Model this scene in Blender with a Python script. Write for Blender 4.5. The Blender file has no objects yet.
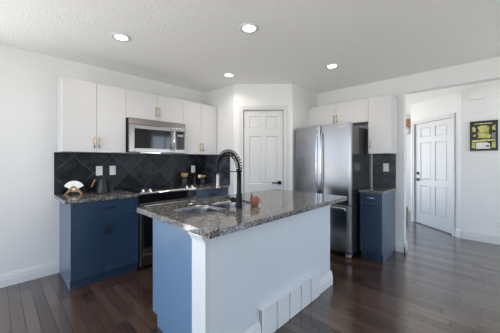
import bpy, bmesh, math, random
from mathutils import Vector, Matrix
random.seed(7)
S = bpy.context.scene
COL = S.collection

# ------------------------------------------------------------------ camera
cam_data = bpy.data.cameras.new('camera')
cam = bpy.data.objects.new('camera', cam_data); COL.objects.link(cam)
cam.location = (0, 0, 1.31)
cam.rotation_euler = (math.pi / 2, 0, -math.radians(45.95))
cam_data.sensor_width = 36
cam_data.lens = 17.71
cam_data.shift_y = -0.013
cam_data.clip_start = 0.05
S.camera = cam

# ------------------------------------------------------------------ sky and exposure
SKY = 6.6
w = bpy.data.worlds.new('sky'); S.world = w; w.use_nodes = True
nt = w.node_tree; nt.nodes.clear()
tc = nt.nodes.new('ShaderNodeTexCoord'); sx = nt.nodes.new('ShaderNodeSeparateXYZ')
rp = nt.nodes.new('ShaderNodeValToRGB'); bg = nt.nodes.new('ShaderNodeBackground'); wo = nt.nodes.new('ShaderNodeOutputWorld')
mr = nt.nodes.new('ShaderNodeMapRange'); mr.inputs[1].default_value = -1; mr.inputs[2].default_value = 1
rp.color_ramp.elements[0].position = 0.47; rp.color_ramp.elements[0].color = (1.02, 1.0, .95, 1)  # ground half, made brighter than the sky to throw light on the ceiling
rp.color_ramp.elements[1].position = 0.55; rp.color_ramp.elements[1].color = (.48, .61, .80, 1)
nt.links.new(tc.outputs['Generated'], sx.inputs[0]); nt.links.new(sx.outputs['Z'], mr.inputs[0])
nt.links.new(mr.outputs[0], rp.inputs[0]); nt.links.new(rp.outputs[0], bg.inputs[0]); bg.inputs[1].default_value = SKY
nt.links.new(bg.outputs[0], wo.inputs[0])
S.view_settings.view_transform = 'Standard'
S.view_settings.look = 'None'
S.view_settings.gamma = 1
S.view_settings.use_curve_mapping = False
S.view_settings.exposure = 0.0
POT_W = 4.0

# ------------------------------------------------------------------ materials
M = {}
def new_mat(name):
    m = bpy.data.materials.new(name); m.use_nodes = True
    t = m.node_tree; b = t.nodes['Principled BSDF']
    M[name] = m
    return m, t, b
def simple(name, col, rough=.5, metal=0, spec=.5, noise=0.0, nscale=30, coat=0):
    m, t, b = new_mat(name)
    b.inputs['Roughness'].default_value = rough; b.inputs['Metallic'].default_value = metal
    b.inputs['Specular IOR Level'].default_value = spec
    b.inputs['Coat Weight'].default_value = coat
    b.inputs['Coat Roughness'].default_value = .1
    if noise:
        tcn = t.nodes.new('ShaderNodeTexCoord'); n = t.nodes.new('ShaderNodeTexNoise')
        n.inputs['Scale'].default_value = nscale; n.inputs['Detail'].default_value = 4
        r = t.nodes.new('ShaderNodeValToRGB')
        r.color_ramp.elements[0].position = .3; r.color_ramp.elements[1].position = .7
        r.color_ramp.elements[0].color = tuple(c * (1 - noise) for c in col) + (1,)
        r.color_ramp.elements[1].color = tuple(min(1, c * (1 + noise)) for c in col) + (1,)
        t.links.new(tcn.outputs['Object'], n.inputs['Vector']); t.links.new(n.outputs['Fac'], r.inputs[0])
        t.links.new(r.outputs[0], b.inputs['Base Color'])
    else:
        b.inputs['Base Color'].default_value = tuple(col) + (1,)
    return m
def bump(t, b, scale, dist, strength=1.0, detail=3, kind='noise'):
    tcn = t.nodes.new('ShaderNodeTexCoord')
    n = t.nodes.new('ShaderNodeTexNoise' if kind == 'noise' else 'ShaderNodeTexVoronoi')
    n.inputs['Scale'].default_value = scale
    if kind == 'noise': n.inputs['Detail'].default_value = detail
    bp = t.nodes.new('ShaderNodeBump'); bp.inputs['Distance'].default_value = dist; bp.inputs['Strength'].default_value = strength
    t.links.new(tcn.outputs['Object'], n.inputs['Vector'])
    t.links.new(n.outputs[0], bp.inputs['Height']); t.links.new(bp.outputs[0], b.inputs['Normal'])

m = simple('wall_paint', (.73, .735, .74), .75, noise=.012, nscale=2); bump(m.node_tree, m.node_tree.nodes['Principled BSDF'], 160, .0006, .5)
m = simple('wall_paint_lit', (.83, .84, .845), .75, noise=.012, nscale=2)  # same wall paint, lightened in place of stronger hall light
m = simple('ceiling_texture', (.95, .95, .93), .9, noise=.03, nscale=60); bump(m.node_tree, m.node_tree.nodes['Principled BSDF'], 70, .006, .8, 4)
simple('white_trim', (.70, .71, .715), .35, noise=.008, nscale=4)
simple('white_cabinet', (.62, .62, .63), .38, noise=.008, nscale=4)
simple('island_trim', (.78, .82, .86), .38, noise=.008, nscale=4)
simple('island_white_shaded', (.70, .765, .83), .4, noise=.008, nscale=4)  # white panel with its bluish shade mixed into the colour
simple('white_door', (.63, .635, .64), .42, noise=.008, nscale=4)
m = simple('navy_paint', (.013, .036, .078), .30, spec=.7, coat=.35, noise=.05, nscale=5)
pb = m.node_tree.nodes['Principled BSDF']; pb.inputs['Sheen Weight'].default_value = .3; pb.inputs['Sheen Roughness'].default_value = .5; pb.inputs['Sheen Tint'].default_value = (.55, .75, 1, 1)
simple('black_metal', (.012, .012, .014), .38, .6, noise=.1)
simple('black_satin', (.01, .01, .011), .45, noise=.1)
simple('black_glass', (.006, .006, .007), .06, noise=.1, nscale=3)
simple('dark_bronze', (.03, .028, .026), .35, .8, noise=.1)
simple('brass', (.62, .47, .26), .3, 1, noise=.05)
simple('chrome', (.75, .75, .76), .15, 1, noise=.03)
simple('plastic_white', (.85, .85, .84), .4, noise=.01)
simple('plastic_grey', (.35, .36, .37), .5, noise=.03)
simple('oak', (.42, .22, .09), .5, noise=.25, nscale=14)
simple('walnut', (.30, .13, .06), .5, noise=.25, nscale=20)
simple('cork_wood', (.50, .30, .12), .6, noise=.2, nscale=40)
simple('paper', (.86, .86, .85), .8, noise=.02, nscale=20)
simple('kettle_black', (.008, .011, .015), .34, 0, noise=.1, nscale=8)
simple('smoked_glass', (.02, .024, .03), .08, noise=.1, nscale=8)
simple('terracotta', (.34, .125, .08), .55, noise=.15, nscale=40)
simple('dark_stem', (.06, .05, .035), .7, noise=.2)
simple('wicker', (.42, .28, .16), .8, noise=.3, nscale=60)
simple('picture_black', (.012, .012, .012), .4, noise=.2, nscale=30)
simple('picture_yellow', (.52, .51, .16), .5, noise=.55, nscale=16)
simple('picture_grey', (.22, .22, .22), .5, noise=.5, nscale=30)
simple('picture_white', (.80, .80, .76), .5, noise=.06, nscale=30)
simple('dark_gap', (.01, .01, .01), .8, noise=.1)
simple('fridge_side', (.10, .105, .115), .16, .55, noise=.04, nscale=6)
simple('sticker', (.50, .48, .44), .5, noise=.05)
simple('threshold', (.14, .13, .13), .5, .3, noise=.1)

simple('navy_daylit', (.105, .19, .31), .32, spec=.6, coat=.2, noise=.03, nscale=5)  # navy island end, daylight sheen painted in as a lighter blue
def steel(name, col, rough, axis_scale):
    m, t, b = new_mat(name)
    b.inputs['Metallic'].default_value = 1
    b.inputs['Base Color'].default_value = tuple(col) + (1,)
    tcn = t.nodes.new('ShaderNodeTexCoord'); mp = t.nodes.new('ShaderNodeMapping'); n = t.nodes.new('ShaderNodeTexNoise')
    mp.inputs['Scale'].default_value = axis_scale; n.inputs['Scale'].default_value = 1; n.inputs['Detail'].default_value = 3
    r = t.nodes.new('ShaderNodeMapRange'); r.inputs[3].default_value = rough * .95; r.inputs[4].default_value = rough * 1.05
    t.links.new(tcn.outputs['Object'], mp.inputs[0]); t.links.new(mp.outputs[0], n.inputs['Vector'])
    t.links.new(n.outputs[0], r.inputs[0]); t.links.new(r.outputs[0], b.inputs['Roughness'])
    tg = t.nodes.new('ShaderNodeTangent'); tg.direction_type = 'RADIAL'; tg.axis = 'Z'
    b.inputs['Anisotropic'].default_value = .5
    t.links.new(tg.outputs[0], b.inputs['Tangent'])
    return m
steel('steel', (.33, .335, .35), .26, (3, 3, 400))
steel('steel_sink', (.27, .275, .285), .26, (300, 3, 3))
steel('steel_trim', (.31, .298, .285), .26, (3, 3, 300))

def emit(name, col, s):
    m, t, b = new_mat(name)
    b.inputs['Base Color'].default_value = (.9, .9, .9, 1)
    b.inputs['Emission Color'].default_value = tuple(col) + (1,); b.inputs['Emission Strength'].default_value = s
emit('lamp_lens', (1, .97, .93), 9)

def mathn(t, op, a, b=None, c=None):
    n = t.nodes.new('ShaderNodeMath'); n.operation = op
    for i, v in enumerate((a, b, c)):
        if v is None: continue
        if isinstance(v, (int, float)): n.inputs[i].default_value = v
        else: t.links.new(v, n.inputs[i])
    return n.outputs[0]

def floor_material():
    m, t, b = new_mat('floor_planks')
    g = t.nodes.new('ShaderNodeNewGeometry'); s = t.nodes.new('ShaderNodeSeparateXYZ'); t.links.new(g.outputs['Position'], s.inputs[0])
    W, L = .083, .95
    xr = mathn(t, 'DIVIDE', s.outputs['X'], W); row = mathn(t, 'FLOOR', xr); fx = mathn(t, 'FRACT', xr)
    wn = t.nodes.new('ShaderNodeTexWhiteNoise'); wn.noise_dimensions = '1D'; t.links.new(row, wn.inputs['W'])
    yl = mathn(t, 'ADD', mathn(t, 'DIVIDE', s.outputs['Y'], L), mathn(t, 'MULTIPLY', wn.outputs['Value'], 7.3))
    colm = mathn(t, 'FLOOR', yl); fy = mathn(t, 'FRACT', yl)
    cb = t.nodes.new('ShaderNodeCombineXYZ'); t.links.new(row, cb.inputs[0]); t.links.new(colm, cb.inputs[1])
    w2 = t.nodes.new('ShaderNodeTexWhiteNoise'); w2.noise_dimensions = '2D'; t.links.new(cb.outputs[0], w2.inputs['Vector'])
    # grain, stretched along the boards
    cb2 = t.nodes.new('ShaderNodeCombineXYZ')
    t.links.new(mathn(t, 'MULTIPLY', s.outputs['X'], 60), cb2.inputs[0])
    t.links.new(mathn(t, 'ADD', mathn(t, 'MULTIPLY', s.outputs['Y'], 4), mathn(t, 'MULTIPLY', w2.outputs['Value'], 40)), cb2.inputs[1])
    n = t.nodes.new('ShaderNodeTexNoise'); n.inputs['Scale'].default_value = 1; n.inputs['Detail'].default_value = 5; t.links.new(cb2.outputs[0], n.inputs['Vector'])
    v = mathn(t, 'ADD', mathn(t, 'MULTIPLY', w2.outputs['Value'], .38), mathn(t, 'MULTIPLY', n.outputs['Fac'], .78))
    r = t.nodes.new('ShaderNodeValToRGB'); r.color_ramp.elements[0].position = .25; r.color_ramp.elements[1].position = .9
    r.color_ramp.elements[0].color = (.009, .0045, .003, 1); r.color_ramp.elements[1].color = (.11, .060, .038, 1)
    t.links.new(v, r.inputs[0])
    ex = mathn(t, 'LESS_THAN', mathn(t, 'MINIMUM', fx, mathn(t, 'SUBTRACT', 1, fx)), .024)
    ey = mathn(t, 'LESS_THAN', mathn(t, 'MINIMUM', fy, mathn(t, 'SUBTRACT', 1, fy)), .002)
    e = mathn(t, 'MAXIMUM', ex, ey)
    mx = t.nodes.new('ShaderNodeMix'); mx.data_type = 'RGBA'; t.links.new(e, mx.inputs[0]); t.links.new(r.outputs[0], mx.inputs[6]); mx.inputs[7].default_value = (.004, .003, .002, 1)
    t.links.new(mx.outputs[2], b.inputs['Base Color'])
    inv = mathn(t, 'SUBTRACT', 1, mathn(t, 'MULTIPLY', e, .6)); t.links.new(mathn(t, 'MULTIPLY', inv, .9), b.inputs['Specular IOR Level']); t.links.new(mathn(t, 'MULTIPLY', inv, mathn(t, 'MULTIPLY_ADD', w2.outputs['Value'], .5, .6)), b.inputs['Coat Weight']); b.inputs['Coat Roughness'].default_value = .17
    rr = t.nodes.new('ShaderNodeMapRange'); rr.inputs[3].default_value = .17; rr.inputs[4].default_value = .25
    t.links.new(w2.outputs['Value'], rr.inputs[0]); t.links.new(rr.outputs[0], b.inputs['Roughness'])
    bp = t.nodes.new('ShaderNodeBump'); bp.inputs['Distance'].default_value = .002; bp.inputs['Strength'].default_value = .6; t.links.new(bp.outputs[0], b.inputs['Coat Normal'])
    hgt = mathn(t, 'SUBTRACT', mathn(t, 'MULTIPLY', n.outputs['Fac'], .25), e)
    t.links.new(hgt, bp.inputs['Height']); t.links.new(bp.outputs[0], b.inputs['Normal'])
floor_material()

def tile_material(name, axis, u0, z0, size, grout, c0, c1, rough=.35):
    m, t, b = new_mat(name)
    g = t.nodes.new('ShaderNodeNewGeometry'); s = t.nodes.new('ShaderNodeSeparateXYZ'); t.links.new(g.outputs['Position'], s.inputs[0])
    u = mathn(t, 'SUBTRACT', s.outputs[axis], u0); v = mathn(t, 'SUBTRACT', s.outputs['Z'], z0)
    k = 1 / (math.sqrt(2) * size)
    p = mathn(t, 'MULTIPLY', mathn(t, 'ADD', u, v), k); q = mathn(t, 'MULTIPLY', mathn(t, 'SUBTRACT', u, v), k)
    fp = mathn(t, 'FRACT', p); fq = mathn(t, 'FRACT', q)
    d = mathn(t, 'MINIMUM', mathn(t, 'MINIMUM', fp, mathn(t, 'SUBTRACT', 1, fp)), mathn(t, 'MINIMUM', fq, mathn(t, 'SUBTRACT', 1, fq)))
    e = mathn(t, 'LESS_THAN', d, .009)
    cb = t.nodes.new('ShaderNodeCombineXYZ'); t.links.new(mathn(t, 'FLOOR', p), cb.inputs[0]); t.links.new(mathn(t, 'FLOOR', q), cb.inputs[1])
    wn = t.nodes.new('ShaderNodeTexWhiteNoise'); wn.noise_dimensions = '2D'; t.links.new(cb.outputs[0], wn.inputs['Vector'])
    n = t.nodes.new('ShaderNodeTexNoise'); n.inputs['Scale'].default_value = 9; n.inputs['Detail'].default_value = 8; n.inputs['Roughness'].default_value = .65
    t.links.new(g.outputs['Position'], n.inputs['Vector'])
    vv = mathn(t, 'ADD', mathn(t, 'MULTIPLY', wn.outputs['Value'], .25), mathn(t, 'MULTIPLY', n.outputs['Fac'], .85))
    r = t.nodes.new('ShaderNodeValToRGB'); r.color_ramp.elements[0].position = .45; r.color_ramp.elements[1].position = .85
    r.color_ramp.elements[0].color = c0 + (1,); r.color_ramp.elements[1].color = c1 + (1,); t.links.new(vv, r.inputs[0])
    mx = t.nodes.new('ShaderNodeMix'); mx.data_type = 'RGBA'; t.links.new(e, mx.inputs[0]); t.links.new(r.outputs[0], mx.inputs[6]); mx.inputs[7].default_value = grout + (1,)
    t.links.new(mx.outputs[2], b.inputs['Base Color']); b.inputs['Roughness'].default_value = rough; b.inputs['Specular IOR Level'].default_value = .18
    bp = t.nodes.new('ShaderNodeBump'); bp.inputs['Distance'].default_value = .002; bp.inputs['Strength'].default_value = .4
    t.links.new(mathn(t, 'SUBTRACT', mathn(t, 'MULTIPLY', n.outputs['Fac'], .6), e), bp.inputs['Height']); t.links.new(bp.outputs[0], b.inputs['Normal'])
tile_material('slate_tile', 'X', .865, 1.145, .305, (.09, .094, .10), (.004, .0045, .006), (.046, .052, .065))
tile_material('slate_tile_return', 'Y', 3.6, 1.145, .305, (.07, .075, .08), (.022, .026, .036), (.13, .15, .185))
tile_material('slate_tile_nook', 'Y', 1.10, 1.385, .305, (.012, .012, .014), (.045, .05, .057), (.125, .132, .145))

def granite():
    m, t, b = new_mat('granite')
    tcn = t.nodes.new('ShaderNodeTexCoord')
    v = t.nodes.new('ShaderNodeTexVoronoi'); v.inputs['Scale'].default_value = 190; t.links.new(tcn.outputs['Object'], v.inputs['Vector'])
    s = t.nodes.new('ShaderNodeSeparateColor'); t.links.new(v.outputs['Color'], s.inputs[0])
    n = t.nodes.new('ShaderNodeTexNoise'); n.inputs['Scale'].default_value = 22; n.inputs['Detail'].default_value = 5; t.links.new(tcn.outputs['Object'], n.inputs['Vector'])
    x = mathn(t, 'ADD', mathn(t, 'MULTIPLY', s.outputs[0], .6), mathn(t, 'MULTIPLY', n.outputs['Fac'], .45))
    r = t.nodes.new('ShaderNodeValToRGB'); cr = r.color_ramp; cr.interpolation = 'LINEAR'
    cr.elements[0].position = .15; cr.elements[0].color = (.006, .006, .007, 1)
    cr.elements[1].position = .90; cr.elements[1].color = (.60, .58, .56, 1)
    for pos, c in ((.40, (.035, .034, .035, 1)), (.55, (.12, .115, .112, 1)), (.72, (.26, .245, .235, 1))):
        e = cr.elements.new(pos); e.color = c
    t.links.new(x, r.inputs[0]); t.links.new(r.outputs[0], b.inputs['Base Color'])
    b.inputs['Roughness'].default_value = .07; b.inputs['Specular IOR Level'].default_value = .85
granite()

# ------------------------------------------------------------------ mesh helpers
class MB:
    def __init__(self): self.bm = bmesh.new(); self.mi = 0
    def _mark(self, faces):
        for f in faces: f.material_index = self.mi
    def box(self, x0, x1, y0, y1, z0, z1):
        v = [self.bm.verts.new(p) for p in ((x0,y0,z0),(x1,y0,z0),(x1,y1,z0),(x0,y1,z0),(x0,y0,z1),(x1,y0,z1),(x1,y1,z1),(x0,y1,z1))]
        self._mark([self.bm.faces.new([v[i] for i in q]) for q in ((0,3,2,1),(4,5,6,7),(0,1,5,4),(1,2,6,5),(2,3,7,6),(3,0,4,7))])
        return self
    def prism(self, pts, a, b):                     # pts: 3-D loop, extruded by the vector b - a
        d = Vector(b) - Vector(a)
        lo = [self.bm.verts.new(Vector(p)) for p in pts]; hi = [self.bm.verts.new(Vector(p) + d) for p in pts]
        n = len(pts); fs = [self.bm.faces.new(lo[::-1]), self.bm.faces.new(hi)]
        for i in range(n): fs.append(self.bm.faces.new((lo[i], lo[(i+1)%n], hi[(i+1)%n], hi[i])))
        self._mark(fs); return self
    def lathe(self, prof, c=(0,0,0), seg=24, axis='z', smooth=True):
        c = Vector(c); rings = []
        for r, h in prof:
            ring = []
            for i in range(seg):
                a = 2*math.pi*i/seg; p = (r*math.cos(a), r*math.sin(a), h)
                if axis == 'y': p = (p[0], h, p[1])
                if axis == 'x': p = (h, p[0], p[1])
                ring.append(self.bm.verts.new(c + Vector(p)))
            rings.append(ring)
        fs = []
        for A, B in zip(rings, rings[1:]):
            for i in range(seg): fs.append(self.bm.faces.new((A[i], A[(i+1)%seg], B[(i+1)%seg], B[i])))
        for f in fs: f.smooth = smooth
        caps = [self.bm.faces.new(rings[0][::-1]), self.bm.faces.new(rings[-1])]
        self._mark(fs + caps); return self
    def tube(self, pts, r, seg=10):
        pts = [Vector(p) for p in pts]; rings = []
        up = Vector((0,0,1)); prevn = None
        for i, p in enumerate(pts):
            t = (pts[min(i+1, len(pts)-1)] - pts[max(i-1, 0)]).normalized()
            if prevn is None:
                a = up if abs(t.dot(up)) < .9 else Vector((1,0,0)); nrm = t.cross(a).normalized()
            else: nrm = (prevn - t*prevn.dot(t)).normalized()
            prevn = nrm; bn = t.cross(nrm); rr = r(i/(len(pts)-1)) if callable(r) else r
            rings.append([self.bm.verts.new(p + (nrm*math.cos(2*math.pi*k/seg) + bn*math.sin(2*math.pi*k/seg))*rr) for k in range(seg)])
        fs = []
        for A, B in zip(rings, rings[1:]):
            for k in range(seg): fs.append(self.bm.faces.new((A[k], A[(k+1)%seg], B[(k+1)%seg], B[k])))
        for f in fs: f.smooth = True
        self._mark(fs + [self.bm.faces.new(rings[0][::-1]), self.bm.faces.new(rings[-1])]); return self
    def xf(self, mat): bmesh.ops.transform(self.bm, matrix=mat, verts=self.bm.verts); return self
    def build(self, name, mat, parent=None, bevel=0.0, seg=2):
        bmesh.ops.recalc_face_normals(self.bm, faces=self.bm.faces)
        me = bpy.data.meshes.new(name); self.bm.to_mesh(me); self.bm.free()
        for k in (mat if isinstance(mat, (list, tuple)) else [mat]): me.materials.append(M[k])
        o = bpy.data.objects.new(name, me); COL.objects.link(o)
        if parent: o.parent = parent
        if bevel:
            md = o.modifiers.new('edge', 'BEVEL'); md.width = bevel; md.segments = seg; md.limit_method = 'ANGLE'; md.angle_limit = math.radians(40)
        return o
def box(*a): return MB().box(*a)
def struct(o): o['kind'] = 'structure'; return o
def tag(o, label, cat, group=None):
    o['label'] = label; o['category'] = cat
    if group: o['group'] = group
    return o
def thing(name, label, cat, loc=(0,0,0), rz=0, group=None):
    o = bpy.data.objects.new(name, None); COL.objects.link(o); o.location = loc; o.rotation_euler = (0,0,rz); o.empty_display_size = .1
    return tag(o, label, cat, group)
def copy_tree(o, parent=None):
    c = o.copy(); COL.objects.link(c)
    if parent: c.parent = parent
    for ch in list(o.children): copy_tree(ch, c)
    return c
def bar_pull(p0, p1, out, r, stand):                # bar handle with two posts; out = unit vector away from the door
    p0, p1, out = Vector(p0), Vector(p1), Vector(out)
    mb = MB(); d = (p1-p0).normalized(); L = (p1-p0).length
    mb.tube([p0+out*stand, p1+out*stand], r, 10)
    for k in (.14, .86):
        q = p0 + d*L*k; mb.tube([q + out*.0005, q+out*stand], r*.85, 8)
    return mb

# ------------------------------------------------------------------ room shell
H = 2.5
def seg_matrix(p0, p1):
    p0, p1 = Vector(p0), Vector(p1); d = (p1-p0); a = math.atan2(d.y, d.x)
    return Matrix.Translation((p0.x, p0.y, 0)) @ Matrix.Rotation(a, 4, 'Z'), d.length
def wall(name, p0, p1, out=1, th=.12, openings=(), mat='wall_paint', z1=H):
    """inner face on the line p0-p1, thickness on its left (out=1) or right (out=-1)"""
    mx, L = seg_matrix(p0, p1); mb = MB(); y0, y1 = (0, th) if out > 0 else (-th, 0)
    xs = [0] + sorted(v for o in openings for v in o[:2]) + [L]
    for a, b in zip(xs[::2], xs[1::2]):
        if b - a > 1e-4: mb.box(a, b, y0, y1, 0, z1)
    for a, b, za, zb in openings:
        if za > 0: mb.box(a, b, y0, y1, 0, za)
        if zb < z1: mb.box(a, b, y0, y1, zb, z1)
    return struct(mb.xf(mx).build(name, mat))

struct(box(-2.6, 7.6, -3.2, 3.8, -.06, 0).build('floor', 'floor_planks'))
struct(box(-2.6, 7.6, -3.2, 3.8, H, H+.08).build('ceiling', 'ceiling_texture'))
WIN_B = [(.45, 1.9, .05, 2.2)]
wall('wall_back', (-2.4, 3.6), (4.15, 3.6), openings=WIN_B)
wall('wall_pantry_side', (2.59, 3.6), (2.59, 2.857), th=.1)
PD0, PD1 = (2.59, 2.857), (3.225, 2.20)
PDO = (.138, .788, 0, 2.105)
wall('wall_pantry_diagonal', PD0, PD1, th=.1, openings=[PDO])
wall('wall_pantry_return', (3.225, 2.20), (4.03, 2.20), th=.1)
wall('wall_right', (4.03, 3.598), (4.03, -3.0), th=.12, openings=[(3.598-.855, 6.4, 0, 2.262)])
wall('wall_hall', (5.43, .323), (5.43, -3.0), mat='wall_paint_lit')
ED0, ED1 = (6.215, 1.196), (5.43, .323)
edir = (Vector((6.148, 1.122)) - Vector((5.538, .443))).normalized()
EL = (Vector(ED1) - Vector(ED0)).length
er = (Vector((5.538, .443)) - Vector(ED0)).length
EDO = (er - .912, er, 0, 2.07)
wall('wall_entry_diagonal', ED0, ED1, openings=[EDO])
wall('wall_hall_nook', (7.4, 1.196), (6.30, 1.196), out=1)
wall('wall_hall_end', (7.4, 3.0), (7.4, 1.196))
wall('wall_hall_far', (4.15, 3.0), (7.4, 3.0), openings=[(.8, 2.6, .3, 2.25)])  # unseen window opening, added to light the hall
WIN_L = [(.9, 2.2, .6, 2.3), (3.2, 5.4, .05, 2.3)]     # measured from y=-3 up
wall('wall_left', (-2.4, -3.0), (-2.4, 3.6), out=1, openings=WIN_L)
WIN_R = [(4.2, 5.6, .9, 2.3), (6.62, 7.78, .05, 2.3)]  # out of view; the first opening is added to brighten the ceiling
wall('wall_rear', (-2.4, -3.0), (5.43, -3.0), out=-1, openings=WIN_R)

def window(n, p0, p1, out, o):
    mx, L = seg_matrix(p0, p1); a, b, za, zb = o; y = .05*out
    mb = MB(); t = .05
    for q in ((a, a+t, za, zb), (b-t, b, za, zb), (a+t, b-t, za, za+t), (a+t, b-t, zb-t, zb)):
        mb.box(q[0], q[1], min(y, y+.05*out), max(y, y+.05*out), q[2], q[3])
    fr = struct(mb.xf(mx).build(f'window_{n}', 'white_trim'))
    c = (a+b)/2
    box(c-.02, c+.02, min(y, y+.04*out), max(y, y+.04*out), za+t, zb-t).xf(mx).build('mullion', 'white_trim', fr)
for i, o in enumerate(WIN_L): window(i+1, (-2.4, -3.0), (-2.4, 3.6), 1, o)
for i, o in enumerate(WIN_R): window(i+3, (-2.4, -3.0), (5.43, -3.0), -1, o)
window(5, (4.15, 3.0), (7.4, 3.0), 1, (.8, 2.6, .3, 2.25))
window(6, (-2.4, 3.6), (2.59, 3.6), 1, WIN_B[0])

# daylight portals in the window openings (guide the sky's own light)
def portal(p0, p1, o, inward):
    mx, L = seg_matrix(p0, p1); a, b, za, zb = o
    l = bpy.data.lights.new('window_daylight', 'AREA'); l.shape = 'RECTANGLE'; l.size = b-a; l.size_y = zb-za
    l.cycles.is_portal = True
    ob = bpy.data.objects.new('window_daylight', l); COL.objects.link(ob)
    c = mx @ Vector(((a+b)/2, 0, (za+zb)/2)); ob.location = c
    ob.rotation_euler = Vector(inward).to_track_quat('-Z', 'Z').to_euler()
for o in WIN_L: portal((-2.4, -3.0), (-2.4, 3.6), o, (1, 0, 0))
for o in WIN_B: portal((-2.4, 3.6), (2.59, 3.6), o, (0, -1, 0))
for o in WIN_R: portal((-2.4, -3.0), (5.43, -3.0), o, (0, 1, 0))
portal((4.15, 3.0), (7.4, 3.0), (.8, 2.6, .3, 2.25), (0, -1, 0))

def baseboard(name, p0, p1, side=-1, h=.135, x0=0, x1=None):
    mx, L = seg_matrix(p0, p1); x1 = L if x1 is None else x1
    prof = [(0,0), (.018,0), (.018,.078), (.014,.086), (.014,.108), (.009,.118), (.008,.130), (0,h)]
    mb = MB(); mb.prism([(x0, side*a, z) for a, z in prof], (x0,0,0), (x1,0,0))
    return struct(mb.xf(mx).build(name, 'white_trim'))
baseboard('baseboard_back', (-.35, 3.6), (.515, 3.6))
baseboard('baseboard_hall', (5.43, .323), (5.43, -3.0), h=.14)
baseboard('baseboard_entry', ED0, ED1, x0=EDO[1]+.062, x1=EL)
baseboard('baseboard_pantry_return', (3.225, 2.20), (4.03, 2.20))
# end cap of the kitchen wall at the opening: baseboard on the strip and round the end
mb = MB()
prof = [(0,0), (.018,0), (.018,.078), (.014,.086), (.014,.108), (.009,.118), (.008,.130), (0,.135)]
mb.prism([(4.03-a, .955, z) for a, z in prof], (0,.955,0), (0,.837,0))
mb.prism([(4.012, .855-a, z) for a, z in prof], (4.012,0,0), (4.168,0,0))
mb.prism([(4.15+a, .837, z) for a, z in prof], (0,.837,0), (0,2.9,0))
struct(mb.build('baseboard_opening', 'white_trim'))

# ------------------------------------------------------------------ panelled doors
def panel_door(name, p0, p1, o, mat='white_door', casing=.058, n=1, recess=.025):
    mx, L = seg_matrix(p0, p1); a, b, _, zt = o
    g = .004; x0, x1, z0, z1 = a+g+.012, b-g-.012, .012, zt-g-.012
    W = x1-x0; Hh = z1-z0; st = W*.145; mid = W*.115
    xs = [x0, x0+st, x0+(W-mid)/2, x0+(W+mid)/2, x1-st, x1]
    fz = [0, .115, .385, .445, .805, .86, .955, 1]
    zs = [z0+Hh*f for f in fz]
    bm = bmesh.new()
    V = [[bm.verts.new((x, recess, z)) for x in xs] for z in zs]
    pan = []
    for j in range(len(zs)-1):
        for i in range(len(xs)-1):
            f = bm.faces.new((V[j][i], V[j][i+1], V[j+1][i+1], V[j+1][i]))
            if i in (1, 3) and j in (1, 3, 5): pan.append(f)
    bm.normal_update()
    bmesh.ops.inset_individual(bm, faces=pan, thickness=.012, depth=-.013)
    bmesh.ops.inset_individual(bm, faces=pan, thickness=.022, depth=.007)
    # slab edges and back
    mb = MB(); mb.bm.free(); mb.bm = bm
    mb.box(x0, x1, recess+.0115, recess+.04, z0, z1)
    for s in ((x0, x0+.004, z0, z1), (x1-.004, x1, z0, z1), (x0, x1, z1-.004, z1), (x0, x1, z0, z0+.004)):
        mb.box(s[0], s[1], recess+.0005, recess+.012, s[2], s[3])
    d = MB(); d.bm.free(); d.bm = bm
    me = bpy.data.meshes.new(name); bm.transform(mx); bm.to_mesh(me); bm.free(); me.materials.append(M[mat])
    door = bpy.data.objects.new(name, me); COL.objects.link(door); struct(door)
    # jamb and casing
    mb = MB(); th = .1
    mb.box(a, a+.012, -.001, th, 0, zt); mb.box(b-.012, b, -.001, th, 0, zt); mb.box(a, b, -.001, th, zt-.012, zt)
    c = casing; A, B, Z = a+.006, b-.006, zt-.006
    for t0, t1, k in ((0, c, .012), (c*.55, c, .018)):
        mb.box(A-t1, A-t0, -k, 0, 0, Z+t1); mb.box(B+t0, B+t1, -k, 0, 0, Z+t1); mb.box(A-t0, B+t0, -k, 0, Z+t0, Z+t1)
    y = recess+.0405
    mb.box(a+.012, a+.028, y, y+.015, 0, zt-.012); mb.box(b-.028, b-.012, y, y+.015, 0, zt-.012); mb.box(a+.012, b-.012, y, y+.015, zt-.03, zt-.012)
    struct(mb.xf(mx).build(f'trim_{n}', 'white_door'))
    return door, mx, (x0, x1, z0, z1, recess)

d1, mx1, (x0, x1, z0, z1, rc) = panel_door('door_1', PD0, PD1, PDO, n=1)
hx = x1-.055
mb = MB(); mb.box(hx-.028, hx+.028, rc-.008, rc, .925, .981); mb.tube([(hx, rc-.006, .953), (hx, rc-.05, .953)], .011)
mb.box(hx-.125, hx+.012, rc-.060, rc-.044, .943, .963)
mb.xf(mx1).build('door_handle', 'black_metal', d1, .002)
box(x1-.004, x1+.006, rc-.004, rc+.001, .925, .985).xf(mx1).build('latch_plate', 'plastic_grey', d1)
for z in (.25, 1.1, 1.88): MB().tube([(x0-.003, rc-.006, z-.045), (x0-.003, rc-.006, z+.045)], .006, 8).xf(mx1).build('hinge', 'plastic_grey', d1)

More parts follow.
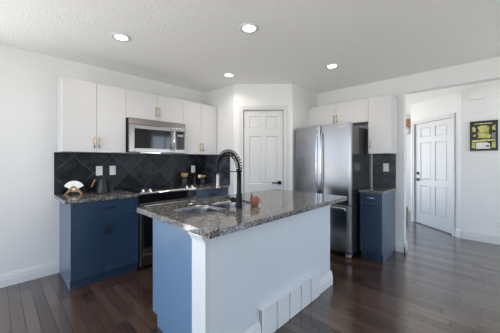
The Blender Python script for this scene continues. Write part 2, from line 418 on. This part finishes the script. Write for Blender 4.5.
d2, mx2, (x0, x1, z0, z1, rc) = panel_door('door_2', ED0, ED1, EDO, n=2)
hx = x0+.07
mb = MB(); mb.lathe([(.03, 0), (.03, -.012), (.02, -.016), (.02, -.03)], (hx, rc, 1.035), 20, 'y'); mb.xf(mx2).build('deadbolt', 'dark_bronze', d2)
mb = MB(); mb.lathe([(.032, 0), (.032, -.012), (.014, -.016), (.012, -.05)], (hx, rc, .905), 20, 'y'); mb.box(hx-.012, hx+.11, rc-.062, rc-.046, .895, .915)
mb.xf(mx2).build('door_handle', 'dark_bronze', d2)
for z in (.22, 1.02, 1.85): box(x1-.004, x1+.012, rc-.012, rc+.002, z-.05, z+.05).xf(mx2).build('hinge', 'plastic_grey', d2)
struct(box(EDO[0]+.012, EDO[1]-.012, -.03, .08, 0, .011).xf(mx2).build('trim_3', 'threshold'))

# ------------------------------------------------------------------ backsplash
BX0 = .467
struct(box(BX0, 2.582, 3.592, 3.5995, .9105, 1.40).build('wall_backsplash_back', 'slate_tile'))
struct(box(2.582, 2.5895, 2.945, 3.592, .9105, 1.40).build('wall_backsplash_return', 'slate_tile_return'))
struct(box(4.022, 4.0295, .957, 1.272, .9105, 1.40).build('wall_backsplash_nook', 'slate_tile_nook'))
struct(box(4.019, 4.0295, 1.2725, 1.284, .9105, 1.40).build('trim_4', 'white_trim'))

# ------------------------------------------------------------------ cabinets (local: front faces -y, width along +x)
def slab(mb, x0, x1, z0, z1, g=.0015, th=.019): return mb.box(x0+g, x1-g, -th, -.001, z0+g, z1-g)
def wall_cabinet(label, loc, rz, wd, dp, z0, z1, doors, handles, group, name='wall_cabinet'):
    """doors: [(x0,x1)], handles: [(x, za, zb)] one per door"""
    t = thing(name, label, 'cabinet', loc, rz, group)
    box(0, wd, 0, dp, z0, z1).build('body', 'white_cabinet', t, .0015)
    for (a, b), hd in zip(doors, handles):
        d = slab(MB(), a, b, z0, z1).build('door', 'white_cabinet', t, .002)
        if hd:
            x, za, zb = hd
            bar_pull((x, -.019, za), (x, -.019, zb), (0,-1,0), .0058, .028).build('handle', 'brass', d)
    return t
G = 'white wall cabinets'
FY = 3.289    # body front of the back-wall uppers
wall_cabinet('white two door wall cabinet nearest the bare wall, above the coffee filters and kettle', (.492, FY, 0), 0, .646, .31, 1.40, 2.205,
             [(0,.323), (.323,.646)], [(.298,1.445,1.575), (.348,1.445,1.575)], G)
wall_cabinet('short white two door wall cabinet directly over the microwave', (1.1385, FY, 0), 0, .811, .31, 1.846, 2.205,
             [(0,.4055), (.4055,.811)], [(.380,1.90,2.03), (.431,1.90,2.03)], G)
wall_cabinet('white two door wall cabinet between the microwave and the pantry wall', (1.950, FY, 0), 0, .628, .31, 1.40, 2.205,
             [(0,.314), (.314,.628)], [(.289,1.445,1.575), (.339,1.445,1.575)], G)
wall_cabinet('short white two door wall cabinet over the refrigerator', (3.719, 2.195, 0), -math.pi/2, .965, .31, 1.86, 2.195,
             [(0,.4825), (.4825,.965)], [(.457,1.89,2.01), (.508,1.89,2.01)], G)
wall_cabinet('narrow tall white wall cabinet beside the refrigerator, over the small counter', (3.719, 1.2295, 0), -math.pi/2, .295, .31, 1.40, 2.195,
             [(0,.295)], [(.028,1.47,1.60)], G)

def base_cabinet(label, loc, rz, wd, dp, drawer_z, doors, handles, pull, pull_mat, group, end_left=False, end_right=False, toe=.05):
    t = thing('base_cabinet', label, 'cabinet', loc, rz, group)
    z0, z1 = .09, .874
    box(.018, wd-.018, 0, dp, z0, z1).build('body', 'navy_paint', t)
    for s, (a, b) in enumerate(((0, .018), (wd-.018, wd))):
        mb = MB(); mb.prism([(a, -.019, z0), (a, -.019, z1), (a, dp, z1), (a, dp, 0), (a, toe-.02, 0), (a, toe-.02, z0)], (a,0,0), (b,0,0))
        mb.build('end_panel', 'navy_paint', t, .001)
    box(.018, wd-.018, toe-.02, toe, .001, z0-.001).build('toe_kick', 'navy_paint', t)
    x0, x1 = .0195, wd-.0195
    d = slab(MB(), x0, x1, drawer_z, z1-.004).build('drawer', 'navy_paint', t, .002)
    a, b, z = pull
    bar_pull((a, -.019, z), (b, -.019, z), (0,-1,0), .006, .028).build('handle', pull_mat, d)
    for (a, b), hd in zip(doors, handles):
        dd = slab(MB(), a, b, z0+.003, drawer_z).build('door', 'navy_paint', t, .002)
        if hd: bar_pull((hd, -.019, .51), (hd, -.019, .63), (0,-1,0), .006, .028).build('handle', 'dark_bronze', dd)
    return t
G = 'navy base cabinets'
base_cabinet('navy base cabinet with a drawer and two doors under the coffee filters and kettle', (.518, 3.005, 0), 0, .66, .592, .718,
             [(.0195,.330), (.330,.6405)], [.305, .355], (.255, .405, .79), 'dark_bronze', G, toe=.035)
base_cabinet('navy base cabinet in the corner between the range and pantry wall', (1.966, 3.005, 0), 0, .618, .592, .718,
             [(.0195,.309), (.309,.5985)], [.284, .334], (.235, .385, .79), 'dark_bronze', G)
base_cabinet('narrow navy base cabinet with a drawer beside the refrigerator', (3.435, 1.242, 0), -math.pi/2, .275, .59, .742,
             [(.0195,.2555)], [None], (.085, .19, .815), 'chrome', G)

# ------------------------------------------------------------------ worktops
def counter(label, x0, x1, y0, y1, group='granite worktops'):
    o = box(0, x1-x0, 0, y1-y0, 0, .035).build('worktop', 'granite', None, .004); o.location = (x0, y0, .8752)
    return tag(o, label, 'worktop', group)
counter('short speckled granite worktop under the coffee filters and kettle', BX0, 1.181, 2.965, 3.598)
counter('speckled granite worktop in the corner between range and pantry wall', 1.9645, 2.588, 2.965, 3.598)
counter('small speckled granite worktop beside the refrigerator', 3.400, 4.028, .950, 1.255)

# ------------------------------------------------------------------ range
t = thing('range', 'black and stainless steel slide-in range with glass cooktop, under the microwave', 'stove', (1.188, 2.96, 0))
W = .77
box(.004, W-.004, .03, .625, .03, .895).build('body', 'black_satin', t, .002)
for x in (.06, W-.06):
    for y in (.08, .56): MB().lathe([(.02,0), (.02,.031)], (x, y, 0), 12).build('foot', 'black_satin', t)
box(.0, W, .045, .625, .8955, .917).build('cooktop', 'black_glass', t, .003)
for x, y, r in ((.2,.2,.10), (.57,.2,.085), (.2,.46,.08), (.57,.46,.10)):
    MB().lathe([(r-.004,.9172), (r-.004,.9176), (r,.9176), (r,.9172)], (x, y, 0), 36).build('burner_ring', 'plastic_grey', t)
mb = MB(); mb.prism([(0,-.02,.895), (0,-.02,.912), (0,0,.925), (0,.045,.925), (0,.045,.895)], (0,0,0), (W,0,0))
mb.build('front_rail', 'chrome', t, .002)
mb = MB(); mb.prism([(0.003,-.012,.80), (0.003,-.015,.894), (0.003,.03,.894), (0.003,.03,.80)], (0,0,0), (W-.006,0,0)); mb.build('control_panel', 'black_glass', t)
for x in (.045, .13, W-.13, W-.045):
    MB().lathe([(.022,.925), (.022,.930), (.017,.934), (.016,.955), (.013,.959)], (x, .018, 0), 20).build('knob', 'chrome', t)
door = MB().box(0, .04, -.02, .028, .20, .792).box(W-.04, W, -.02, .028, .20, .792).box(.04, W-.04, -.02, .028, .20, .25).box(.04, W-.04, -.02, .028, .70, .792).build('oven_door', 'steel_trim', t, .003)
box(.0405, W-.0405, -.014, .02, .2505, .6995).build('window', 'black_glass', door)
bar_pull((.03, -.02, .765), (W-.03, -.02, .765), (0,-1,0), .013, .045).build('handle', 'steel_trim', door)
dr = box(0, W, -.018, .028, .045, .192).build('drawer', 'steel_trim', t, .003)
box(.03, W-.03, -.035, -.0185, .160, .182).build('handle', 'steel_trim', dr, .004)

# ------------------------------------------------------------------ microwave
t = thing('microwave', 'stainless steel over-the-range microwave with black window', 'microwave', (1.150, 3.225, 0))
W = .797; z0, z1 = 1.412, 1.842
box(0, W, 0, .37, z0+.006, z1).build('body', 'black_satin', t, .002)
mb = MB(); mb.prism([(0,-.022,1.765), (0,-.012,z1), (0,-.0005,z1), (0,-.0005,1.765)], (0,0,0), (W,0,0)); mb.build('vent_panel', 'steel_trim', t, .002)
DX = .60
d = MB().box(0, .065, -.03, -.0005, z0, 1.760).box(DX-.045, DX, -.03, -.0005, z0, 1.760).box(.065, DX-.045, -.03, -.0005, z0, z0+.05).box(.065, DX-.045, -.03, -.0005, 1.710, 1.760).build('door', 'steel_trim', t, .003)
box(.0655, DX-.0455, -.026, -.002, z0+.0505, 1.7095).build('window', 'black_glass', d)
bar_pull((DX-.012, -.03, z0+.03), (DX-.012, -.03, 1.745), (0,-1,0), .012, .04).build('handle', 'chrome', d)
cp = MB().box(DX+.002, W, -.03, -.0005, z0, 1.760).build('control_panel', 'steel_trim', t, .003)
box(DX+.035, W-.025, -.033, -.0305, z0+.045, 1.72).build('keypad', 'black_glass', cp)
box(DX+.058, W-.048, -.0345, -.0332, 1.645, 1.675).build('display', 'plastic_grey', cp)
box(.14, .42, .0, .07, z0-.012, z0+.0055).build('light_cover', 'chrome', t)

# ------------------------------------------------------------------ refrigerator (front faces -x)
t = thing('refrigerator', 'stainless steel french door refrigerator with bottom freezer drawer', 'refrigerator', (3.225, 2.165, 0), -math.pi/2)
W = .875
box(.006, W-.006, .075, .785, .06, 1.775).build('body', 'fridge_side', t, .004)
box(.02, W-.02, .10, .74, .012, .0595).build('base_grille', 'black_satin', t)
for x in (.05, W-.05):
    MB().lathe([(.028,0), (.028,.011)], (x, .16, 0), 14).build('foot', 'black_satin', t)
    box(x-.03, x+.03, .03, .099, .012, .05).build('front_foot', 'plastic_grey', t, .004)
def curved_front(x0, x1, z0, z1, xc=W/2, R=6.0, depth=.072):
    n = 14; pts = []
    for i in range(n+1):
        x = x0 + (x1-x0)*i/n
        y = ((x-xc)**2)/(2*R) ; e = min(x-x0, x1-x); rr = .012
        if e < rr: y += rr - math.sqrt(max(0, rr*rr-(rr-e)**2))
        pts.append((x, y, z0))
    pts += [(x1, depth, z0), (x0, depth, z0)]
    return MB().prism(pts, (0,0,z0), (0,0,z1))
for a, b, hx in ((0, W/2-.002, W/2-.036), (W/2+.002, W, W/2+.036)):
    d = curved_front(a, b, .705, 1.80).build('door', 'steel', t, .003)
    pts = []
    for i in range(25):
        f = i/24; z = .84+.86*f; pts.append((hx, -.012-.034*math.sin(math.pi*f)**.35 if 0 < f < 1 else .004, z))
    MB().tube(pts, .0095, 12).build('handle', 'chrome', d)
dr = curved_front(0, W, .085, .695).build('freezer_drawer', 'steel', t, .003)
MB().box(.06, W-.06, -.03, -.006, .632, .672).box(.10, .14, -.007, .012, .637, .667).box(W-.14, W-.10, -.007, .012, .637, .667).build('handle', 'chrome', dr, .005)
s = box(W-.165, W-.075, .0005, .0105, 1.735, 1.765).build('badge', 'sticker', t)
s['label'] = 'pale badge on the door'
for x in (.05, W-.05): box(x-.03, x+.03, .03, .11, 1.8005, 1.815).build('hinge_cover', 'plastic_grey', t, .004)

# ------------------------------------------------------------------ island
t = thing('kitchen_island', 'kitchen island with blue end, white panelled seating side and vent panel at its foot', 'island', (0, 0, 0))
IX0, IX1, IY0, IY1 = .90, 2.455, 1.215, 1.93
z1 = .8695
mb = MB()
mb.box(IX0+.002, .965, IY0+.002, IY1, .09, z1-.03).box(1.735, IX1, IY0+.002, IY1, .09, z1-.03).box(.965, 1.735, IY0+.002, IY1, .09, .64)
mb.box(.965, 1.735, IY0+.002, 1.55, .64, z1-.03)
mb.build('body', 'navy_paint', t)
for a, b, hx in ((.905, 1.42, 1.38), (1.42, 1.935, 1.46), (1.935, IX1, 1.975)):
    d = box(a+.002, b-.002, IY1+.001, IY1+.02, .093, z1-.006).build('door', 'navy_paint', t, .002)
    bar_pull((hx, IY1+.02, .66), (hx, IY1+.02, .80), (0,1,0), .006, .028).build('handle', 'dark_bronze', d)
box(IX0+.002, IX1, IY0+.01, IY1-.08, .001, .089).build('toe_kick', 'navy_paint', t)
mb = MB(); x = IX0-.016
mb.prism([(x, IY0+.12, 0), (x, IY1-.06, 0), (x, IY1-.06, .09), (x, IY1+.02, .09), (x, IY1+.02, z1), (x, IY0+.12, z1)], (x,0,0), (IX0+.001,0,0)); mb.build('end_panel', 'navy_daylit', t, .001)
box(IX0-.016, IX1, IY0-.016, IY0+.001, .001, z1).build('seating_panel', 'island_white_shaded', t, .001)['label'] = 'white seating side panel'
post = box(.858, .885, IY0-.018, IY0+.125, .001, z1-.055).build('corner_post', 'white_trim', t, .002)
mb = MB()
prof = [(0,0), (.006,.004), (.008,.014), (.012,.020), (.018,.032), (.026,.040), (.027,.0545), (0,.0545)]
A = [(a, z) for a, z in prof]; z = z1-.055
mb.prism([(.858-a, IY0-.02, z+h) for a, h in A], (0,IY0-.02,0), (0,IY0+.125,0))
mb.box(.858, .885, IY0-.02, IY0+.125, z, z+.0545)
mb.build('capital', 'white_trim', post, .001)
box(.886, IX1, IY0-.026, IY0-.0165, z1-.035, z1-.001).build('top_rail', 'island_trim', t, .002)
prof = [(0,0), (.020,0), (.020,.078), (.015,.088), (.015,.110), (.009,.120), (.008,.130), (0,.138)]
VX0, VX1 = 1.335, 2.18
for a, b in ((.858, VX0-.001), (VX1+.001, IX1+.018)):
    MB().prism([(a, IY0-.0185-k, h+.001) for k, h in prof], (a,0,0), (b,0,0)).build('baseboard', 'island_trim', t)
mb = MB(); mb.prism([(IX1+k, IY0-.0185, h+.001) for k, h in prof], (0,IY0-.0185,0), (0,IY1,0)); mb.build('baseboard', 'island_trim', t)
v = box(VX0, VX1, IY0-.036, IY0-.0165, .001, .222).build('vent_panel', 'plastic_grey', t, .002)  # grey backing paints the shade in the grooves between the slats
box(VX0-.006, VX1+.006, IY0-.058, IY0-.0165, .2225, .240).build('cap_rail', 'island_trim', v, .003)
n = 5; wv = (VX1-VX0)/n
for i in range(n):
    box(VX0+i*wv+.007, VX0+(i+1)*wv-.007, IY0-.052, IY0-.0365, .004, .2195).build('slat', 'island_trim', v, .003)

def rounded(x0, x1, y0, y1, r, n=6):
    out = []
    for cx, cy, a0 in ((x1-r, y1-r, 0), (x0+r, y1-r, 90), (x0+r, y0+r, 180), (x1-r, y0+r, 270)):
        for k in range(n+1):
            a = math.radians(a0+90*k/n); out.append((cx+r*math.cos(a), cy+r*math.sin(a)))
    return out
CX0, CX1, CY0, CY1 = .825, 2.685, 1.108, 2.125
SX0, SX1, SY0, SY1 = .985, 1.715, 1.548, 1.935
bm = bmesh.new(); edges = []
for loop in (rounded(CX0, CX1, CY0, CY1, .008, 3), rounded(SX0, SX1, SY0, SY1, .11)):
    vs = [bm.verts.new((x, y, .8705)) for x, y in loop]
    edges += [bm.edges.new((vs[i], vs[(i+1) % len(vs)])) for i in range(len(vs))]
bmesh.ops.triangle_fill(bm, edges=edges, use_beauty=True)
r = bmesh.ops.extrude_face_region(bm, geom=list(bm.faces))
bmesh.ops.translate(bm, verts=[e for e in r['geom'] if isinstance(e, bmesh.types.BMVert)], vec=(0,0,.04))
mb = MB(); mb.bm.free(); mb.bm = bm
tag(mb.build('worktop', 'granite', None, .003), 'large polished granite worktop on the kitchen island', 'worktop', 'granite worktops')

t = thing('sink', 'stainless steel double bowl sink set into the island worktop', 'sink', ((SX0+SX1)/2, (SY0+SY1)/2, .868))
ox, oy = (SX0+SX1)/2, (SY0+SY1)/2
XM = 1.375
for a, b in ((SX0+.008, XM-.010), (XM+.010, SX1-.008)):
    bm = bmesh.new(); loops = []
    for ins, z, rr in ((-.001, .022, .105), (0, -.004, .105), (.004, -.03, .108), (.012, -.165, .10), (.03, -.183, .09), (.07, -.188, .06)):
        loops.append([bm.verts.new((x-ox, y-oy, z)) for x, y in rounded(a+ins, b-ins, SY0+.008+ins, SY1-.008-ins, rr)])
    for A, B in zip(loops, loops[1:]):
        for i in range(len(A)):
            f = bm.faces.new((A[i], A[(i+1)%len(A)], B[(i+1)%len(A)], B[i])); f.smooth = True
    bm.faces.new(loops[-1]).smooth = True
    mb = MB(); mb.bm.free(); mb.bm = bm
    o = mb.build('bowl', 'steel_sink', t)
    md = o.modifiers.new('wall', 'SOLIDIFY'); md.thickness = .002; md.offset = 1
    MB().lathe([(.042,-.1875), (.040,-.1855), (.022,-.1865), (.018,-.1875)], ((a+b)/2-ox, 0, 0), 24).build('drain', 'chrome', o)
box(XM-.011-ox, XM+.011-ox, SY0+.02-oy, SY1-.02-oy, -.012, -.001).build('divider', 'steel_sink', t, .002)

# ------------------------------------------------------------------ faucet
fx, fy = 1.412, 1.492
t = thing('faucet', 'matte black spring neck pull-down faucet behind the island sink', 'faucet', (fx, fy, .9107))
MB().lathe([(.030,0), (.030,.010), (.026,.014), (.0255,.115), (.020,.120), (.0185,.300), (.024,.303), (.024,.318), (.016,.320)], seg=24).build('body', 'black_metal', t)
mb = MB(); mb.lathe([(.019,.020), (.019,.075), (.021,.076), (.021,.095), (.017,.099)], (0,0,.060), 20, 'y'); mb.tube([(0,.092,.062), (-.03,.096,.075), (-.065,.10,.085)], .006, 8)
mb.build('lever', 'black_metal', t)
R = .142; path = []
for i in range(5): path.append(Vector((0, 0, .312+.010*i/5)))
for i in range(33):
    a = math.pi*i/32; path.append(Vector((0, R-R*math.cos(a), .322+R*math.sin(a))))
for i in range(1, 9): path.append(Vector((0, 2*R, .322-.091*i/8)))
MB().tube(path, .0095, 10).build('hose', 'black_metal', t)
def along(f):
    d = [0]
    for a, b in zip(path, path[1:]): d.append(d[-1]+(b-a).length)
    s = f*d[-1]
    for i in range(len(path)-1):
        if d[i+1] >= s: k = (s-d[i])/(d[i+1]-d[i]); return path[i].lerp(path[i+1], k), (path[i+1]-path[i]).normalized()
    return path[-1], (path[-1]-path[-2]).normalized()
turns, per = 22, 16; hel = []
for i in range(turns*per+1):
    p, tn = along(i/(turns*per)*.86); u = Vector((1,0,0)); v = tn.cross(u).normalized(); a = 2*math.pi*i/per
    hel.append(p + (u*math.cos(a)+v*math.sin(a))*.0265)
MB().tube(hel, .0034, 6).build('spring', 'black_metal', t)
sh = MB().lathe([(.017,.158), (.018,.165), (.015,.185), (.0145,.262), (.011,.275)], (0, 2*R, 0), 20).build('spray_head', 'steel_trim', t)
MB().lathe([(.018,.142), (.022,.146), (.021,.1575)], (0, 2*R, 0), 20).build('nozzle', 'chrome', sh)
mb = MB(); mb.tube([(0,.015,.300), (0,2*R-.018,.300)], .0042, 8); mb.lathe([(.021,.292), (.021,.308)], (0, 2*R, 0), 18)
mb.build('holder_arm', 'dark_bronze', t)

# ------------------------------------------------------------------ small things on the worktops
Z = .9107
t = thing('terracotta_pot', 'small terracotta pot beside the black faucet on the island', 'pot', (1.575, 1.468, Z))
MB().lathe([(.026,0), (.034,.010), (.039,.040), (.0385,.062), (.037,.075), (.033,.075), (.034,.060), (.03,.02)], seg=28).build('bowl', 'terracotta', t)
MB().lathe([(.0325,.058), (.0325,.064), (.02,.067)], seg=20).build('filling', 'dark_stem', t)
mb = MB(); mb.tube([(-.012,.010,.060), (-.020,.018,.085), (-.020,.014,.098)], .006, 8); mb.tube([(.008,-.002,.060), (.02,-.008,.082)], .004, 8); mb.build('stem', 'dark_stem', t)
MB().tube([(.036,-.012,.060), (.050,-.018,.052), (.050,-.018,.032), (.037,-.012,.022)], .0045, 8).build('handle', 'terracotta', t)

ry = math.radians(-30)
t = thing('filter_stand', 'small wooden filter stand with crossed legs near the counter end', 'stand', (.636, 3.475, Z), ry)
for s in (-1, 1):
    mb = MB()
    mb.prism([(s*.092,-.022,0), (s*.072,-.022,0), (s*-.004,-.022,.092), (s*.012,-.022,.098)], (0,-.022,0), (0,-.008,0)); mb.build('leg', 'oak', t, .001)
    mb = MB()
    mb.prism([(s*.092,.008,0), (s*.072,.008,0), (s*-.004,.008,.092), (s*.012,.008,.098)], (0,.008,0), (0,.022,0)); mb.build('leg', 'oak', t, .001)
box(-.05, .05, -.022, .022, .030, .038).build('crossbar', 'oak', t, .001)
mb = MB(); pts = [(-.006, -.0065, .042)]
for i in range(15):
    a = math.radians(152 - 124*i/14); pts.append((.112*math.cos(a), -.0065, .042+.115*math.sin(a)))
pts.append((.006, -.0065, .042))
mb.prism(pts, (0,-.0065,0), (0,.0065,0))
o = mb.build('coffee_filters', 'paper', None, .001); o.location = (.636, 3.475, Z); o.rotation_euler = (0,0,ry)
tag(o, 'white fan of paper coffee filters standing in a wooden holder', 'coffee filter')

t = thing('kettle', 'black kettle with wooden handle on the counter below the light switches', 'kettle', (.905, 3.36, Z), ry)
MB().lathe([(.074,0), (.077,.006), (.075,.022), (.066,.06), (.057,.11), (.050,.155), (.048,.172), (.042,.176)], seg=32).build('body', 'kettle_black', t)
MB().lathe([(.041,.1765), (.041,.182), (.015,.186), (.011,.190), (.013,.202), (.008,.206)], seg=24).build('lid', 'kettle_black', t)
MB().tube([(.060,0,.035), (.090,0,.045), (.100,0,.085), (.102,0,.12), (.118,0,.150), (.138,0,.160)], lambda f: .010-.005*f, 10).build('spout', 'kettle_black', t)
h = MB().tube([(-.044,0,.160), (-.075,0,.163), (-.086,0,.160)], .006, 8).build('handle_bracket', 'kettle_black', t)
MB().tube([(-.080,0,.166), (-.092,0,.145), (-.118,0,.085), (-.122,0,.075)], .0105, 10).build('handle', 'walnut', t)

t = thing('glass_jar', 'dark glass jar with a wooden stopper on the counter behind the range knobs', 'jar', (2.09, 3.47, Z))
MB().lathe([(.048,0), (.050,.008), (.050,.085), (.046,.105), (.034,.118), (.034,.128)], seg=28).build('body', 'smoked_glass', t)
MB().lathe([(.034,.1285), (.040,.130), (.052,.150), (.054,.186), (.050,.190)], seg=28).build('stopper', 'cork_wood', t)
t = thing('coffee_server', 'glass coffee server with wooden collar and black handle in the counter corner', 'coffee server', (2.41, 3.44, Z), math.radians(-40))
MB().lathe([(.050,0), (.060,.015), (.060,.045), (.045,.085), (.032,.100), (.034,.108)], seg=28).build('body', 'smoked_glass', t)
MB().lathe([(.034,.1085), (.050,.112), (.055,.140), (.050,.146)], seg=28).build('collar', 'cork_wood', t)
MB().tube([(.050,0,.120), (.085,0,.118), (.098,0,.09), (.092,0,.05), (.075,0,.03), (.058,0,.032)], .008, 10).build('handle', 'black_satin', t)
MB().lathe([(.018,.10), (.022,.105), (.022,.150), (.018,.155)], (-.048, -.03, 0), 16).build('spout', 'plastic_white', t)
t = thing('pepper_mill', 'tall slim dark mill standing between the wooden topped jar and coffee server', 'mill', (2.285, 3.49, Z))
MB().lathe([(.026,0), (.028,.006), (.022,.05), (.019,.10), (.021,.135)], seg=24).build('base', 'black_satin', t)
MB().lathe([(.021,.1355), (.024,.150), (.020,.172), (.009,.178), (.010,.188), (.006,.193)], seg=24).build('top', 'dark_bronze', t)

# ------------------------------------------------------------------ outlets and switches
def plate(name, label, cat, loc, rz, kind):
    t = thing(name, label, cat, loc, rz, 'wall plates')
    box(-.037, .037, -.006, -.0005, -.06, .06).build('plate', 'plastic_white', t, .002)
    if kind == 'outlet':
        for z in (-.024, .024):
            s = box(-.017, .017, -.0085, -.0065, z-.016, z+.016).build('socket', 'plastic_white', t, .003)
            MB().box(-.009, -.006, -.0092, -.0087, z-.006, z+.008).box(.006, .009, -.0092, -.0087, z-.006, z+.008).box(-.003, .003, -.0092, -.0087, z-.013, z-.008).build('slots', 'plastic_grey', s)
    elif kind == 'switch':
        MB().prism([(-.017,-.0065,-.034), (-.017,-.012,-.034), (-.017,-.008,.034), (-.017,-.0065,.034)], (0,0,0), (.034,0,0)).build('rocker', 'plastic_white', t, .001)
    return t
plate('wall_outlet', 'white wall outlet right above the black kettle on the slate backsplash', 'outlet', (.925, 3.592, 1.172), 0, 'outlet')
plate('light_switch', 'white rocker switch plate on the slate backsplash beside the kettle outlet', 'switch', (1.082, 3.592, 1.172), 0, 'switch')
t = plate('wall_outlet', 'white wall outlet above the slim mill near the pantry wall corner', 'outlet', (2.325, 3.592, 1.155), 0, 'outlet')
plate('wall_outlet', 'white wall outlet on the diamond tile over the small counter', 'outlet', (4.022, 1.085, 1.20), -math.pi/2, 'outlet')
plate('wall_outlet', 'white wall outlet low on the hall wall under the yellow picture', 'outlet', (5.43, -.125, .30), -math.pi/2, 'outlet')

# ------------------------------------------------------------------ hall
t = thing('framed_picture', 'black framed yellow and black print on the hall wall', 'picture', (5.43, .213, 1.458), -math.pi/2)
W, Hh = .325, .478
mb = MB()
for q in ((0, .018, 0, Hh), (W-.018, W, 0, Hh), (.018, W-.018, 0, .018), (.018, W-.018, Hh-.018, Hh)): mb.box(q[0], q[1], -.025, -.002, q[2], q[3])
mb.build('frame', 'black_satin', t, .002)
mb = MB()
def patch(mi, y, pts):
    mb.mi = mi; mb.prism([(x*W, y, z*Hh) for x, z in pts], (0,y,0), (0,-.004,0))
mb.box(.018, W-.018, -.008, -.004, .018, Hh-.018)
patch(1, -.0085, [(.08,.30), (.92,.33), (.92,.385), (.08,.36)])
patch(1, -.0085, [(.28,.43), (.70,.41), (.78,.50), (.70,.56), (.68,.66), (.72,.78), (.62,.84), (.40,.84), (.28,.80), (.34,.68), (.27,.58), (.33,.50)])
patch(1, -.0085, [(.08,.66), (.20,.64), (.22,.76), (.14,.82), (.08,.80)])
patch(1, -.0085, [(.80,.70), (.92,.66), (.92,.86), (.82,.82)])
patch(1, -.0085, [(.16,.90), (.80,.89), (.80,.925), (.16,.93)])
patch(1, -.0085, [(.10,.50), (.18,.47), (.24,.52), (.16,.57)])
patch(2, -.0085, [(.78,.40), (.92,.41), (.92,.60), (.80,.58)])
patch(3, -.0085, [(.22,.07), (.74,.07), (.72,.24), (.60,.28), (.24,.28)])
patch(1, -.0085, [(.07,.09), (.19,.09), (.21,.28), (.07,.28)])
patch(1, -.0085, [(.78,.10), (.92,.10), (.92,.30), (.80,.28)])
patch(2, -.0095, [(.56,.13), (.70,.11), (.72,.17), (.60,.20)])
mb.build('print', ['picture_black', 'picture_yellow', 'picture_grey', 'picture_white'], t)

t = thing('door_chime', 'white rectangular door chime box high on the hall wall', 'door chime', (5.43, .213, 2.305), -math.pi/2)
box(0, .19, -.05, -.0005, 0, .11).build('cover', 'plastic_white', t, .006)
box(.004, .186, -.045, -.0005, -.012, -.0005).build('base', 'plastic_white', t, .002)

t = thing('basket', 'small wicker basket on the floor past the entry door', 'basket', (6.50, 1.42, 0))
MB().lathe([(.09,.001), (.105,.02), (.12,.20), (.125,.24), (.115,.24), (.11,.19), (.09,.03)], seg=24).build('body', 'wicker', t)
t = thing('wooden_wall_lantern', 'brown wooden wall lantern high up past the entry door', 'lantern', (7.4, 1.50, 1.95), -math.pi/2)
box(-.05, .05, -.012, -.0005, .02, .40).build('backplate', 'walnut', t)
MB().prism([(-.10,-.16,.20), (-.10,-.013,.20), (-.10,-.013,.40), (-.10,-.13,.40)], (0,0,0), (.20,0,0)).build('hood', 'walnut', t, .004)
MB().lathe([(.05,.02), (.062,.05), (.062,.17), (.05,.1995)], (0, -.085, 0), 20).build('shade', 'paper', t)

# ------------------------------------------------------------------ recessed lights
POT = [((.843, 2.552), 'round recessed ceiling light nearest the white cabinets over the kettle'),
       ((1.588, 1.549), 'round recessed ceiling light above the faucet and island, largest in view'),
       ((2.271, 2.606), 'round recessed ceiling light nearest the pantry door'),
       ((2.96, 1.419), 'round recessed ceiling light in front of the refrigerator')]
def make_pot(x, y, label):
    t = thing('recessed_light', label, 'ceiling light', (x, y, H), 0, 'recessed ceiling lights')
    MB().lathe([(.088,-.0005), (.088,-.004), (.080,-.009), (.060,-.007), (.056,-.0005)], seg=36).build('trim_ring', 'white_trim', t)
    MB().lathe([(.0555,-.0008), (.0555,-.004), (.03,-.0048)], seg=32).build('lens', 'lamp_lens', t)
    return t
proto = make_pot(*POT[0][0], POT[0][1])
for (x, y), lb in POT[1:]:
    c = copy_tree(proto); c.location = (x, y, H); c['label'] = lb
for (x, y), lb in POT:
    l = bpy.data.lights.new('downlight', 'AREA'); l.shape = 'DISK'; l.size = .12; l.energy = POT_W; l.color = (1, .91, .80); l.spread = math.radians(150)
    o = bpy.data.objects.new('downlight', l); COL.objects.link(o); o.location = (x, y, H-.012)
